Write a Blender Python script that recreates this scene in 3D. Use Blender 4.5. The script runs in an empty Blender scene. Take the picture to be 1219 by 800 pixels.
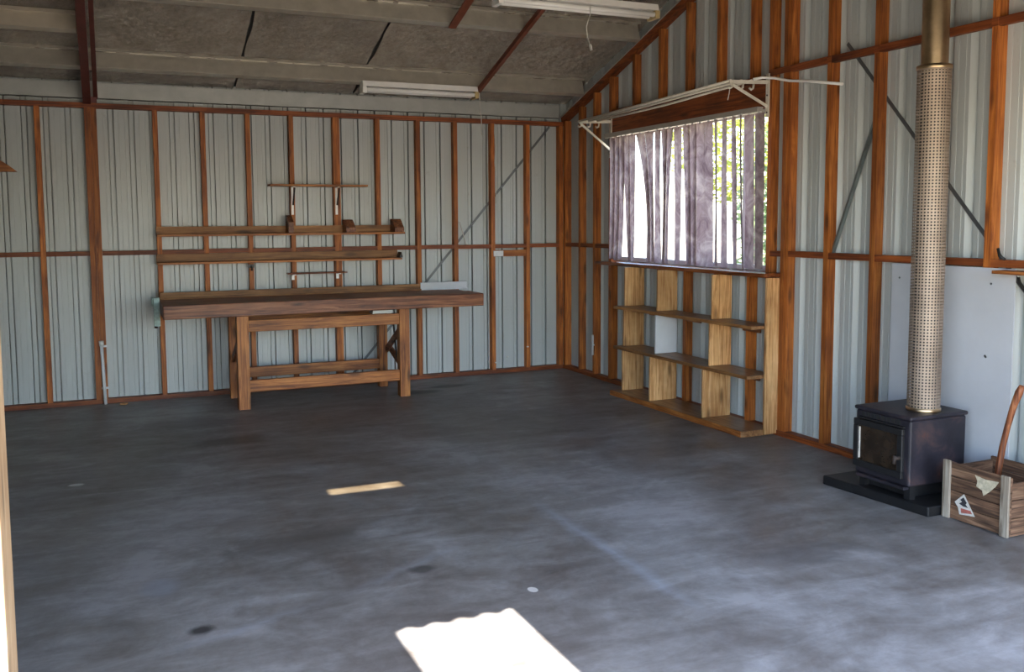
import bpy, bmesh, math, random
from mathutils import Vector, Matrix
random.seed(7)
S = 1.2                      # one layout unit = 1.2 m (wall frame 2.4 units = 2.88 m)
scene = bpy.context.scene
C = scene.collection

# ------------------------------------------------------------------ camera
cam_d = bpy.data.cameras.new('camera'); cam = bpy.data.objects.new('camera', cam_d); C.objects.link(cam)
YAW, PITCH, ROLL = 0.404185954, -0.0845551986, -0.00662940522
cam.location = (-4.11552841*S, -7.96831463*S, 1.4506759*S)
_f = Vector((math.sin(YAW)*math.cos(PITCH), math.cos(YAW)*math.cos(PITCH), math.sin(PITCH)))
_r = Vector((math.cos(YAW), -math.sin(YAW), 0)); _u = _r.cross(_f)
_r2 = _r*math.cos(ROLL) + _u*math.sin(ROLL); _u2 = -_r*math.sin(ROLL) + _u*math.cos(ROLL)
cam.rotation_euler = Matrix((_r2, _u2, -_f)).transposed().to_euler()
cam_d.sensor_width = 36; cam_d.lens = 32.104
cam_d.shift_x = 0.01437; cam_d.shift_y = -0.03638
cam_d.clip_start = 0.05; cam_d.clip_end = 400
scene.camera = cam

# ------------------------------------------------------------------ sky, sun, exposure
w = bpy.data.worlds.new('sky'); scene.world = w; w.use_nodes = True
nt = w.node_tree; nt.nodes.clear()
sky = nt.nodes.new('ShaderNodeTexSky'); sky.sky_type = 'NISHITA'; sky.sun_disc = False
sky.sun_elevation = math.radians(60); sky.sun_rotation = math.radians(180); sky.air_density = 1.0; sky.dust_density = 1.2
bg = nt.nodes.new('ShaderNodeBackground'); bg.inputs['Strength'].default_value = 0.44
wo = nt.nodes.new('ShaderNodeOutputWorld')
nt.links.new(sky.outputs[0], bg.inputs['Color']); nt.links.new(bg.outputs[0], wo.inputs['Surface'])
sun_d = bpy.data.lights.new('sun', 'SUN'); sun_d.energy = 15.0; sun_d.color = (1.0, 0.95, 0.88); sun_d.angle = math.radians(0.53)
sun = bpy.data.objects.new('sun', sun_d); C.objects.link(sun)
sun.rotation_euler = (math.radians(30), 0, 0); sun.location = (-3, -12, 14)
scene.view_settings.view_transform = 'Standard'; scene.view_settings.look = 'None'
scene.view_settings.exposure = 1.75; scene.view_settings.gamma = 1.0; scene.view_settings.use_curve_mapping = False

# ------------------------------------------------------------------ node helpers / materials
def new_mat(name):
    m = bpy.data.materials.new(name); m.use_nodes = True
    n = m.node_tree.nodes; b = n['Principled BSDF']
    return m, m.node_tree, n, m.node_tree.links, b
def ramp(n, stops):
    r = n.new('ShaderNodeValToRGB'); e = r.color_ramp.elements
    while len(e) < len(stops): e.new(0.5)
    for el, (p, c) in zip(e, stops): el.position = p; el.color = (*c, 1) if len(c) == 3 else c
    return r
def noise(n, l, vec, scale, detail=4, rough=0.55, dist=0.0):
    t = n.new('ShaderNodeTexNoise'); t.inputs['Scale'].default_value = scale; t.inputs['Detail'].default_value = detail
    t.inputs['Roughness'].default_value = rough; t.inputs['Distortion'].default_value = dist
    if vec is not None: l.new(vec, t.inputs['Vector'])
    return t
def math_n(n, l, op, a, b=None, c=None, clamp=False):
    m = n.new('ShaderNodeMath'); m.operation = op; m.use_clamp = clamp
    for i, v in enumerate((a, b, c)):
        if v is None: continue
        if isinstance(v, (int, float)): m.inputs[i].default_value = v
        else: l.new(v, m.inputs[i])
    return m.outputs[0]
def mix_c(n, l, fac, a, b, mode='MIX'):
    m = n.new('ShaderNodeMix'); m.data_type = 'RGBA'; m.blend_type = mode
    if isinstance(fac, (int, float)): m.inputs[0].default_value = fac
    else: l.new(fac, m.inputs[0])
    for i, v in ((6, a), (7, b)):
        if isinstance(v, tuple): m.inputs[i].default_value = (*v, 1)
        else: l.new(v, m.inputs[i])
    return m.outputs[2]
def bump(n, l, b, h, strength, dist=0.01):
    k = n.new('ShaderNodeBump'); k.inputs['Strength'].default_value = strength; k.inputs['Distance'].default_value = dist
    l.new(h, k.inputs['Height']); l.new(k.outputs[0], b.inputs['Normal'])

_wood = {}
def wood(kind, axis):
    """timber with grain along axis; kinds differ in stain"""
    key = kind+axis
    if key in _wood: return _wood[key]
    pal = {'stud': ((.19,.048,.009), (.38,.112,.018), (.52,.185,.036), .6),
           'plate': ((.10,.022,.006), (.21,.050,.011), (.31,.085,.018), .6),
           'bench': ((.15,.042,.009), (.37,.125,.026), (.52,.21,.052), .55),
           'oldtop': ((.075,.022,.009), (.225,.072,.026), (.37,.155,.065), .5),
           'shelfwood': ((.17,.070,.022), (.28,.128,.042), (.38,.19,.068), .6),
           'pine': ((.42,.18,.055), (.68,.38,.155), (.80,.52,.26), .5),
           'pinetop': ((.20,.090,.036), (.32,.165,.072), (.42,.235,.11), .36),
           'sill': ((.12,.030,.008), (.23,.060,.014), (.33,.10,.025), .22),
           'crate': ((.055,.028,.016), (.15,.078,.043), (.26,.15,.088), .75),
           'cleat': ((.15,.115,.085), (.32,.27,.21), (.45,.40,.33), .8),
           'jamb': ((.42,.27,.15), (.55,.38,.23), (.62,.46,.30), .6)}[kind]
    m, t, n, l, b = new_mat('wood_'+key)
    tc = n.new('ShaderNodeTexCoord'); oi = n.new('ShaderNodeObjectInfo')
    off = n.new('ShaderNodeVectorMath'); off.operation = 'MULTIPLY_ADD'
    cb = n.new('ShaderNodeCombineXYZ')
    for i in range(3): l.new(oi.outputs['Random'], cb.inputs[i])
    l.new(cb.outputs[0], off.inputs[0]); off.inputs[1].default_value = (37, 53, 71); l.new(tc.outputs['Object'], off.inputs[2])
    mp = n.new('ShaderNodeMapping'); sc = [22, 22, 22]; sc['xyz'.index(axis)] = 1.1; mp.inputs['Scale'].default_value = sc
    l.new(off.outputs[0], mp.inputs['Vector'])
    g = noise(n, l, mp.outputs[0], 1.6, 6, .62, 1.2)
    r = ramp(n, [(.36, pal[0]), (.50, pal[1]), (.64, pal[2])]); l.new(g.outputs[0], r.inputs[0])
    mp2 = n.new('ShaderNodeMapping'); s2 = [9, 9, 9]; s2['xyz'.index(axis)] = 2.6; mp2.inputs['Scale'].default_value = s2
    l.new(off.outputs[0], mp2.inputs['Vector'])
    vo = n.new('ShaderNodeTexVoronoi'); vo.inputs['Scale'].default_value = 1.0; l.new(mp2.outputs[0], vo.inputs['Vector'])
    kn = ramp(n, [(.09, (0,0,0)), (.24, (1,1,1))]); l.new(vo.outputs['Distance'], kn.inputs[0])
    dark = tuple(c*.35 for c in pal[0])
    c1 = mix_c(n, l, math_n(n, l, 'MULTIPLY', math_n(n, l, 'SUBTRACT', 1.0, kn.outputs[0]), .75), r.outputs[0], dark)
    st = noise(n, l, off.outputs[0], 2.2, 4, .6)
    sr = ramp(n, [(.35, (.72,.68,.64)), (.62, (1.08,1.08,1.08))]); l.new(st.outputs[0], sr.inputs[0])
    c2 = mix_c(n, l, 1.0, c1, sr.outputs[0], 'MULTIPLY')
    vr = math_n(n, l, 'MULTIPLY_ADD', oi.outputs['Random'], .42, .80)
    hv = n.new('ShaderNodeHueSaturation'); l.new(vr, hv.inputs['Value']); l.new(c2, hv.inputs['Color'])
    l.new(hv.outputs[0], b.inputs['Base Color']); b.inputs['Roughness'].default_value = pal[3]
    bump(n, l, b, g.outputs[0], .25, .004)
    _wood[key] = m
    return m

def flat_mat(name, col, rough=.5, metal=0., var=.12, scale=6., bmp=0., spec=.5):
    m, t, n, l, b = new_mat(name)
    tc = n.new('ShaderNodeTexCoord'); ns = noise(n, l, tc.outputs['Object'], scale, 5, .6)
    lo = tuple(c*(1-var) for c in col); hi = tuple(min(1, c*(1+var)) for c in col)
    r = ramp(n, [(.3, lo), (.7, hi)]); l.new(ns.outputs[0], r.inputs[0])
    l.new(r.outputs[0], b.inputs['Base Color']); b.inputs['Roughness'].default_value = rough; b.inputs['Metallic'].default_value = metal
    b.inputs['Specular IOR Level'].default_value = spec
    if bmp: bump(n, l, b, ns.outputs[0], bmp, .005)
    return m

M = {}
M['clad'] = flat_mat('painted_steel_sheet', (.50,.50,.48), .42, 0, .07, 2.5)
M['galv'] = flat_mat('galvanised_steel', (.52,.49,.43), .34, .5, .12, 9)
M['purlin_pale'] = flat_mat('pale_purlin', (.56,.50,.41), .45, .25, .1, 7)
M['eave'] = flat_mat('eave_purlin_grey', (.42,.43,.41), .45, .2, .1, 7)
M['strap'] = flat_mat('brace_strap', (.15,.16,.17), .5, .6, .15, 12)
M['angle'] = flat_mat('steel_angle', (.24,.28,.28), .45, .6, .15, 12)
M['red_steel'] = flat_mat('red_oxide_steel', (.105,.022,.017), .5, 0, .25, 14)
M['red_bar'] = flat_mat('red_brown_bar', (.17,.045,.022), .55, 0, .25, 14)
M['roof'] = flat_mat('roof_sheet', (.06,.06,.06), .6, .3, .1, 5)
M['sun_mask'] = flat_mat('corrugated_iron', (.45,.45,.44), .5, .4, .1, 4)
M['white_enamel'] = flat_mat('white_enamel', (.90,.89,.86), .35, 0, .04, 8)
M['tube'] = flat_mat('lamp_tube_glass', (.92,.91,.88), .15, 0, .02, 8)
M['cap'] = flat_mat('yellowed_plastic', (.50,.38,.18), .5, 0, .15, 20)
M['cream_enamel'] = flat_mat('cream_enamel', (.72,.68,.58), .42, 0, .10, 18)
M['white_plastic'] = flat_mat('white_plastic', (.72,.73,.74), .4, 0, .05, 12)
M['white_board'] = flat_mat('white_painted_board', (.60,.62,.64), .5, 0, .06, 5)
M['cement_board'] = flat_mat('cement_sheet', (.52,.54,.58), .55, 0, .07, 2.2)
M['alu'] = flat_mat('aluminium', (.62,.64,.65), .35, .6, .05, 10)
M['black_steel'] = flat_mat('black_steel', (.012,.012,.013), .45, 0, .3, 16, .1)
M['hearth'] = flat_mat('black_hearth', (.007,.007,.008), .5, 0, .4, 9, .3)
M['green'] = flat_mat('pale_green_paint', (.36,.50,.47), .55, 0, .3, 26, .2)
M['dark'] = flat_mat('dark_void', (.01,.01,.01), .9, 0, .1, 5)
M['cord'] = flat_mat('white_cord', (.62,.60,.55), .6, 0, .08, 20)
M['cable'] = flat_mat('black_cable', (.015,.015,.015), .5, 0, .08, 20)
M['track'] = flat_mat('blind_track', (.42,.40,.37), .45, .2, .06, 20)
M['screw'] = flat_mat('zinc_screw', (.70,.68,.62), .4, .3, .05, 20)
M['paper'] = flat_mat('label_paper', (.62,.58,.52), .8, 0, .22, 40)
M['paper_y'] = flat_mat('label_paper_yellowed', (.55,.48,.34), .8, 0, .3, 40)
M['ink'] = flat_mat('label_ink', (.03,.03,.035), .8, 0, .2, 30)
M['ink_red'] = flat_mat('label_ink_red', (.42,.12,.09), .8, 0, .25, 40)
M['rust_iron'] = flat_mat('old_iron', (.05,.035,.028), .7, .3, .4, 20)
M['ash'] = flat_mat('ash_and_kindling', (.030,.024,.020), .95, 0, .5, 25, .6)

def clad_mat():
    m, t, n, l, b = new_mat('wall_sheet_paint')
    tc = n.new('ShaderNodeTexCoord')
    mp = n.new('ShaderNodeMapping'); mp.inputs['Scale'].default_value = (1.2, 1.2, .3); l.new(tc.outputs['Object'], mp.inputs['Vector'])
    ns = noise(n, l, mp.outputs[0], 1.5, 3, .5)
    r = ramp(n, [(.3, (.44,.475,.47)), (.7, (.50,.535,.53))]); l.new(ns.outputs[0], r.inputs[0])
    sp = noise(n, l, tc.outputs['Object'], 9, 3, .7)
    sr = ramp(n, [(.24, (.88,.86,.83)), (.34, (1,1,1))]); l.new(sp.outputs[0], sr.inputs[0])
    l.new(mix_c(n, l, 1., r.outputs[0], sr.outputs[0], 'MULTIPLY'), b.inputs['Base Color'])
    b.inputs['Roughness'].default_value = .38
    return m
M['clad'] = clad_mat()

def floor_mat():
    m, t, n, l, b = new_mat('sealed_concrete')
    tc = n.new('ShaderNodeTexCoord'); v = tc.outputs['Object']
    big = noise(n, l, v, .55, 6, .62, .6)
    mid = noise(n, l, v, 2.0, 8, .66, .9)
    mp = n.new('ShaderNodeMapping'); mp.inputs['Rotation'].default_value = (0, 0, .45); mp.inputs['Scale'].default_value = (1.0, 3.2, 1); l.new(v, mp.inputs['Vector'])
    trow = noise(n, l, mp.outputs[0], 1.7, 8, .68, .6)
    fine = noise(n, l, v, 9, 8, .75, .4)
    s = math_n(n, l, 'ADD', math_n(n, l, 'MULTIPLY', big.outputs[0], .34), math_n(n, l, 'MULTIPLY', mid.outputs[0], .28))
    s = math_n(n, l, 'ADD', s, math_n(n, l, 'MULTIPLY', trow.outputs[0], .24)); s = math_n(n, l, 'ADD', s, math_n(n, l, 'MULTIPLY', fine.outputs[0], .14))
    r = ramp(n, [(.385, (.078,.065,.058)), (.455, (.140,.128,.120)), (.515, (.205,.198,.194)), (.585, (.31,.305,.31))]); l.new(s, r.inputs[0])
    col = r.outputs[0]
    sx = n.new('ShaderNodeSeparateXYZ'); l.new(v, sx.inputs[0]); X, Y = sx.outputs[0], sx.outputs[1]
    wob = math_n(n, l, 'MULTIPLY', math_n(n, l, 'SUBTRACT', mid.outputs[0], .5), .16)
    def streak(p, q, wd, amt, c):
        nonlocal col
        (ax, ay), (bx, by) = p, q; L = math.hypot(bx-ax, by-ay); ux, uy = (bx-ax)/L, (by-ay)/L
        dx = math_n(n, l, 'SUBTRACT', X, ax); dy = math_n(n, l, 'SUBTRACT', Y, ay)
        al = math_n(n, l, 'ADD', math_n(n, l, 'MULTIPLY', dx, ux), math_n(n, l, 'MULTIPLY', dy, uy))
        ac = math_n(n, l, 'ADD', math_n(n, l, 'MULTIPLY', dx, -uy), math_n(n, l, 'MULTIPLY', dy, ux))
        ac = math_n(n, l, 'ABSOLUTE', math_n(n, l, 'ADD', ac, wob))
        f = math_n(n, l, 'SUBTRACT', 1., math_n(n, l, 'DIVIDE', ac, wd), clamp=True)
        e = math_n(n, l, 'MULTIPLY', math_n(n, l, 'MULTIPLY', al, 2.5, clamp=True), math_n(n, l, 'MULTIPLY', math_n(n, l, 'SUBTRACT', L, al), 2.5, clamp=True))
        k = math_n(n, l, 'MULTIPLY', math_n(n, l, 'MULTIPLY', f, e), math_n(n, l, 'MULTIPLY', trow.outputs[0], amt*2), clamp=True)
        col = mix_c(n, l, k, col, c)
    def spot(cx, cy, rx, ry, amt, c, soft=.5):
        nonlocal col
        dx = math_n(n, l, 'DIVIDE', math_n(n, l, 'SUBTRACT', X, cx), rx); dy = math_n(n, l, 'DIVIDE', math_n(n, l, 'SUBTRACT', Y, cy), ry)
        d = math_n(n, l, 'SQRT', math_n(n, l, 'ADD', math_n(n, l, 'MULTIPLY', dx, dx), math_n(n, l, 'MULTIPLY', dy, dy)))
        d = math_n(n, l, 'ADD', d, math_n(n, l, 'MULTIPLY', math_n(n, l, 'SUBTRACT', mid.outputs[0], .5), 1.6))
        f = math_n(n, l, 'DIVIDE', math_n(n, l, 'SUBTRACT', 1., d), soft, clamp=True)
        col = mix_c(n, l, math_n(n, l, 'MULTIPLY', f, amt), col, c)
    for a in FLOOR_STREAKS: streak(*a)
    for a in FLOOR_SPOTS: spot(*a)
    l.new(col, b.inputs['Base Color'])
    rr = ramp(n, [(.35, (.36,.36,.36)), (.65, (.56,.56,.56))]); l.new(mid.outputs[0], rr.inputs[0]); l.new(rr.outputs[0], b.inputs['Roughness'])
    b.inputs['Specular IOR Level'].default_value = .45
    bump(n, l, b, fine.outputs[0], .06, .003)
    return m

def foil_mat():
    m, t, n, l, b = new_mat('crinkled_foil_insulation')
    tc = n.new('ShaderNodeTexCoord'); v = tc.outputs['Object']
    ns = noise(n, l, v, 5, 6, .6, .5); r = ramp(n, [(.3, (.38,.34,.295)), (.7, (.62,.565,.50))]); l.new(ns.outputs[0], r.inputs[0])
    l.new(r.outputs[0], b.inputs['Base Color']); b.inputs['Metallic'].default_value = .8; b.inputs['Roughness'].default_value = .25
    vo = n.new('ShaderNodeTexVoronoi'); vo.inputs['Scale'].default_value = 13; l.new(v, vo.inputs['Vector'])
    n2 = noise(n, l, v, 17, 6, .75, 1.8)
    h = math_n(n, l, 'ADD', vo.outputs['Distance'], math_n(n, l, 'MULTIPLY', n2.outputs[0], 1.3))
    bump(n, l, b, h, 1.0, .035)
    return m
M['foil'] = foil_mat()

def fabric_mat():
    m, t, n, l, b = new_mat('blind_fabric')
    tc = n.new('ShaderNodeTexCoord')
    ns = noise(n, l, tc.outputs['Object'], 5.5, 6, .65, 1.2)
    r = ramp(n, [(.34, (.21,.145,.165)), (.50, (.38,.29,.305)), (.66, (.58,.49,.49))]); l.new(ns.outputs[0], r.inputs[0])
    l.new(r.outputs[0], b.inputs['Base Color']); b.inputs['Roughness'].default_value = .85
    tr = n.new('ShaderNodeBsdfTranslucent'); l.new(r.outputs[0], tr.inputs['Color'])
    mx = n.new('ShaderNodeMixShader'); mx.inputs[0].default_value = .30
    l.new(b.outputs[0], mx.inputs[1]); l.new(tr.outputs[0], mx.inputs[2]); l.new(mx.outputs[0], n['Material Output'].inputs['Surface'])
    return m
M['fabric'] = fabric_mat()

def glass_mat(name, tint=(1,1,1), refl=.08):
    m, t, n, l, b = new_mat(name)
    tr = n.new('ShaderNodeBsdfTransparent'); tr.inputs[0].default_value = (*tint, 1)
    gl = n.new('ShaderNodeBsdfGlossy'); gl.inputs['Roughness'].default_value = .03
    lw = n.new('ShaderNodeLayerWeight'); fc = math_n(n, l, 'MULTIPLY_ADD', math_n(n, l, 'POWER', lw.outputs['Facing'], 4.), .6, .03)
    mx = n.new('ShaderNodeMixShader'); l.new(fc, mx.inputs[0]); l.new(tr.outputs[0], mx.inputs[1]); l.new(gl.outputs[0], mx.inputs[2])
    l.new(mx.outputs[0], n['Material Output'].inputs['Surface'])
    return m
M['glass'] = glass_mat('window_glass')
def spot_filter_mat():  # tinted filter for the added roof slot
    m, t, n, l, b = new_mat('tinted_spot_filter')
    tr = n.new('ShaderNodeBsdfTransparent'); tr.inputs[0].default_value = (.40, .32, .20, 1); tl = n.new('ShaderNodeBsdfTranslucent'); tl.inputs[0].default_value = (.6, .5, .3, 1)
    mx = n.new('ShaderNodeMixShader'); mx.inputs[0].default_value = .25
    l.new(tr.outputs[0], mx.inputs[1]); l.new(tl.outputs[0], mx.inputs[2]); l.new(mx.outputs[0], n['Material Output'].inputs['Surface'])
    return m
M['spot_filter'] = spot_filter_mat()
M['stove_glass'] = flat_mat('sooted_stove_glass', (.028,.018,.011), .12, 0, .6, 10)

def shield_mat():
    m, t, n, l, b = new_mat('perforated_stainless')
    tc = n.new('ShaderNodeTexCoord'); sx = n.new('ShaderNodeSeparateXYZ'); l.new(tc.outputs['Object'], sx.inputs[0])
    ang = math_n(n, l, 'ARCTAN2', sx.outputs[1], sx.outputs[0])
    p = .0190
    u = math_n(n, l, 'MULTIPLY', ang, FLUE_R*S/p); vv = math_n(n, l, 'DIVIDE', sx.outputs[2], p)
    row = 0.
    fu = math_n(n, l, 'SUBTRACT', math_n(n, l, 'FRACT', math_n(n, l, 'ADD', u, row)), .5); fv = math_n(n, l, 'SUBTRACT', math_n(n, l, 'FRACT', vv), .5)
    d = math_n(n, l, 'SQRT', math_n(n, l, 'ADD', math_n(n, l, 'MULTIPLY', fu, fu), math_n(n, l, 'MULTIPLY', fv, fv)))
    hole = math_n(n, l, 'LESS_THAN', d, .27)
    ns = noise(n, l, tc.outputs['Object'], 4, 4, .6); r = ramp(n, [(.3, (.30,.235,.18)), (.7, (.44,.36,.29))]); l.new(ns.outputs[0], r.inputs[0])
    l.new(r.outputs[0], b.inputs['Base Color']); b.inputs['Metallic'].default_value = .55; b.inputs['Roughness'].default_value = .62
    tr = n.new('ShaderNodeBsdfTransparent'); mx = n.new('ShaderNodeMixShader')
    l.new(hole, mx.inputs[0]); l.new(b.outputs[0], mx.inputs[1]); l.new(tr.outputs[0], mx.inputs[2]); l.new(mx.outputs[0], n['Material Output'].inputs['Surface'])
    return m
FLUE_R = .079
M['shield'] = shield_mat()
M['pipe'] = flat_mat('heat_tinted_flue_steel', (.55,.41,.25), .33, 1.0, .3, 5)

def stove_mat():
    m, t, n, l, b = new_mat('stove_cast_iron')
    tc = n.new('ShaderNodeTexCoord'); v = tc.outputs['Object']
    ns = noise(n, l, v, 5, 6, .65, .5); r = ramp(n, [(.3, (.009,.009,.013)), (.52, (.022,.019,.027)), (.62, (.052,.034,.036)), (.74, (.15,.045,.022))]); l.new(ns.outputs[0], r.inputs[0])
    l.new(r.outputs[0], b.inputs['Base Color']); b.inputs['Roughness'].default_value = .48
    n2 = noise(n, l, v, 60, 4, .6); bump(n, l, b, n2.outputs[0], .15, .002)
    return m
M['stove'] = stove_mat()

def ground_mat():
    m, t, n, l, b = new_mat('dry_ground')
    tc = n.new('ShaderNodeTexCoord'); ns = noise(n, l, tc.outputs['Object'], .8, 8, .65)
    r = ramp(n, [(.3, (.15,.12,.085)), (.55, (.22,.185,.135)), (.7, (.18,.17,.10))]); l.new(ns.outputs[0], r.inputs[0])
    l.new(r.outputs[0], b.inputs['Base Color']); b.inputs['Roughness'].default_value = .95
    return m
M['ground'] = ground_mat()
def leaf_mat(name, c1, c2):
    m, t, n, l, b = new_mat(name)
    tc = n.new('ShaderNodeTexCoord'); ns = noise(n, l, tc.outputs['Object'], 6, 3, .6)
    r = ramp(n, [(.35, c1), (.65, c2)]); l.new(ns.outputs[0], r.inputs[0]); l.new(r.outputs[0], b.inputs['Base Color'])
    tr = n.new('ShaderNodeBsdfTranslucent'); l.new(r.outputs[0], tr.inputs[0]); mx = n.new('ShaderNodeMixShader'); mx.inputs[0].default_value = .45
    l.new(b.outputs[0], mx.inputs[1]); l.new(tr.outputs[0], mx.inputs[2]); l.new(mx.outputs[0], n['Material Output'].inputs['Surface'])
    return m
M['leaf_y'] = leaf_mat('yellow_green_leaves', (.22,.27,.03), (.42,.44,.06))
M['leaf_g'] = leaf_mat('grey_green_leaves', (.09,.15,.05), (.22,.29,.12))
M['bark'] = flat_mat('bark', (.12,.09,.07), .9, 0, .3, 12, .5)

# ------------------------------------------------------------------ mesh builder (layout units in, metres out)
class MB:
    def __init__(s): s.v = []; s.f = []; s.smooth = []
    def add(s, vs, fs, smooth=False):
        o = len(s.v); s.v += [tuple(p) for p in vs]; s.f += [tuple(o+i for i in f) for f in fs]; s.smooth += [smooth]*len(fs); return s
    def box(s, x0, x1, y0, y1, z0, z1):
        x0, x1 = sorted((x0, x1)); y0, y1 = sorted((y0, y1)); z0, z1 = sorted((z0, z1))
        return s.add([(x0,y0,z0),(x1,y0,z0),(x1,y1,z0),(x0,y1,z0),(x0,y0,z1),(x1,y0,z1),(x1,y1,z1),(x0,y1,z1)],
                     [(0,3,2,1),(4,5,6,7),(0,1,5,4),(1,2,6,5),(2,3,7,6),(3,0,4,7)])
    def bar(s, p, q, a, b, side):
        """rectangular bar p->q, size a along side vector, b across"""
        p, q = Vector(p), Vector(q); d = (q-p).normalized(); sd = Vector(side); sd = (sd-d*sd.dot(d)).normalized(); t = d.cross(sd)
        vs = []
        for e in (p, q):
            for i, j in ((-1,-1),(1,-1),(1,1),(-1,1)): vs.append(e+sd*(i*a/2)+t*(j*b/2))
        return s.add(vs, [(0,3,2,1),(4,5,6,7),(0,1,5,4),(1,2,6,5),(2,3,7,6),(3,0,4,7)])
    def prism(s, poly, vec):
        n = len(poly); vec = Vector(vec); a = [Vector(p) for p in poly]; b = [p+vec for p in a]
        nrm = Vector((0,0,0))
        for i in range(n): nrm += a[i].cross(a[(i+1) % n])
        fs = [tuple(range(n))[::-1], tuple(range(n, 2*n))] + [(i, (i+1) % n, n+(i+1) % n, n+i) for i in range(n)]
        if nrm.dot(vec) < 0: fs = [f[::-1] for f in fs]
        return s.add(a+b, fs)
    def tube(s, path, r, n=8, cap=True):
        path = [Vector(p) for p in path]; rs = r if isinstance(r, (list, tuple)) else [r]*len(path)
        vs = []; up = None
        for i, p in enumerate(path):
            d = (path[min(i+1, len(path)-1)]-path[max(i-1, 0)]).normalized()
            if up is None: up = Vector((0,0,1)) if abs(d.z) < .9 else Vector((1,0,0))
            up = (up-d*up.dot(d)).normalized(); t = d.cross(up)
            for k in range(n):
                a = 2*math.pi*k/n; vs.append(p+(up*math.cos(a)+t*math.sin(a))*rs[i])
        fs = [(i*n+k, (i+1)*n+k, (i+1)*n+(k+1) % n, i*n+(k+1) % n) for i in range(len(path)-1) for k in range(n)]
        s.add(vs, fs, True)
        if cap:
            o = len(s.v)-len(vs); s.f += [tuple(o+k for k in range(n)), tuple(o+(len(path)-1)*n+k for k in range(n))[::-1]]; s.smooth += [False]*2
        return s
    def lathe(s, cx, cy, prof, n=32):
        vs = [(cx+r*math.cos(2*math.pi*k/n), cy+r*math.sin(2*math.pi*k/n), z) for r, z in prof for k in range(n)]
        fs = [(i*n+k, i*n+(k+1) % n, (i+1)*n+(k+1) % n, (i+1)*n+k) for i in range(len(prof)-1) for k in range(n)]
        return s.add(vs, fs, True)

ORIG = {}
def build(name, mb, mat, parent=None, origin=None, bevel=0., **props):
    if parent is not None: o = ORIG[parent.name]
    elif origin is not None: o = origin
    else:
        xs, ys, zs = zip(*mb.v); o = ((min(xs)+max(xs))/2, (min(ys)+max(ys))/2, min(zs))
    me = bpy.data.meshes.new(name); me.from_pydata([((x-o[0])*S, (y-o[1])*S, (z-o[2])*S) for x, y, z in mb.v], [], mb.f)
    me.polygons.foreach_set('use_smooth', mb.smooth); me.update()
    ob = bpy.data.objects.new(name, me); C.objects.link(ob); me.materials.append(M[mat] if isinstance(mat, str) else mat)
    if parent is not None: ob.parent = parent
    else: ob.location = tuple(c*S for c in o)
    ORIG[ob.name] = o
    if bevel:
        bv = ob.modifiers.new('bevel', 'BEVEL'); bv.width = bevel; bv.segments = 2; bv.limit_method = 'ANGLE'
    for k, v in props.items(): ob[k] = v
    return ob
def empty(name, origin, **props):
    ob = bpy.data.objects.new(name, None); C.objects.link(ob); ob.location = tuple(c*S for c in origin); ob.empty_display_size = .1
    ORIG[ob.name] = origin
    for k, v in props.items(): ob[k] = v
    return ob
def B(*a): return MB().box(*a)

# ================================================================== THE SETTING
XL, YF = -7.5, -6.1            # left end wall, front wall
W_, D_ = .036, .065            # stud face, stud depth
TAN = .338                     # roof pitch
RIDGE = -3.1
def roofz(y, c=0.):            # underside line of purlins (c=0), foil at c=.135
    return 2.459+c - TAN*y if y > RIDGE else 2.459+c - TAN*RIDGE - TAN*(RIDGE-y)
FOIL = .135

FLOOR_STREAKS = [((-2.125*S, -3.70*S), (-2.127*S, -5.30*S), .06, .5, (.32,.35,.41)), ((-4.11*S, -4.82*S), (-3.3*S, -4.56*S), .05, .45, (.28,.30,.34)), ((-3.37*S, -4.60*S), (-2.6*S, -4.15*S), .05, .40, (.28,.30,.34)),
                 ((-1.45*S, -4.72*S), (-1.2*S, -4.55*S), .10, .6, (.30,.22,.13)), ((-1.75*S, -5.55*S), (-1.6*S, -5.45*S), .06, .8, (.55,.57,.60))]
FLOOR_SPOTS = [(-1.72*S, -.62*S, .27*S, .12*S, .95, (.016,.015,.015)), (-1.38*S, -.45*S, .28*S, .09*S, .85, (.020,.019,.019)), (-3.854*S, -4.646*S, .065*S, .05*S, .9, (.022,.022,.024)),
               (-3.40*S, -1.75*S, .35*S, .16*S, .65, (.045,.038,.034)), (-3.6*S, -1.1*S, .6*S, .25*S, .45, (.06,.052,.047)), (-2.619*S, -4.805*S, .024*S, .03*S, .95, (.55,.54,.52), .15), (-3.97*S, -4.18*S, .09*S, .12*S, .5, (.26,.29,.35)),
               (-3.40*S, -3.9*S, .5*S, .2*S, .4, (.06,.056,.05)), (-2.95*S, -4.42*S, .07*S, .05*S, .7, (.04,.04,.042)), (-1.2*S, -2.0*S, .55*S, .5*S, .4, (.07,.066,.062)), (-1.35*S, -4.95*S, .3*S, .14*S, .45, (.07,.07,.075)), (-4.32*S, -2.45*S, .05*S, .03*S, .9, (.6,.6,.6), .3)]
fl = MB().box(XL-.1, .09, YF-.1, .09, -.1, 0)
build('floor', fl, floor_mat(), origin=(0,0,0), kind='structure', label='dark stained smooth concrete shed floor', category='floor')
build('ground', MB().box(-40, 40, -45, 45, -.14, -.03), 'ground', origin=(0,0,0), kind='structure', label='dry sunlit ground outside the shed', category='ground')

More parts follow.
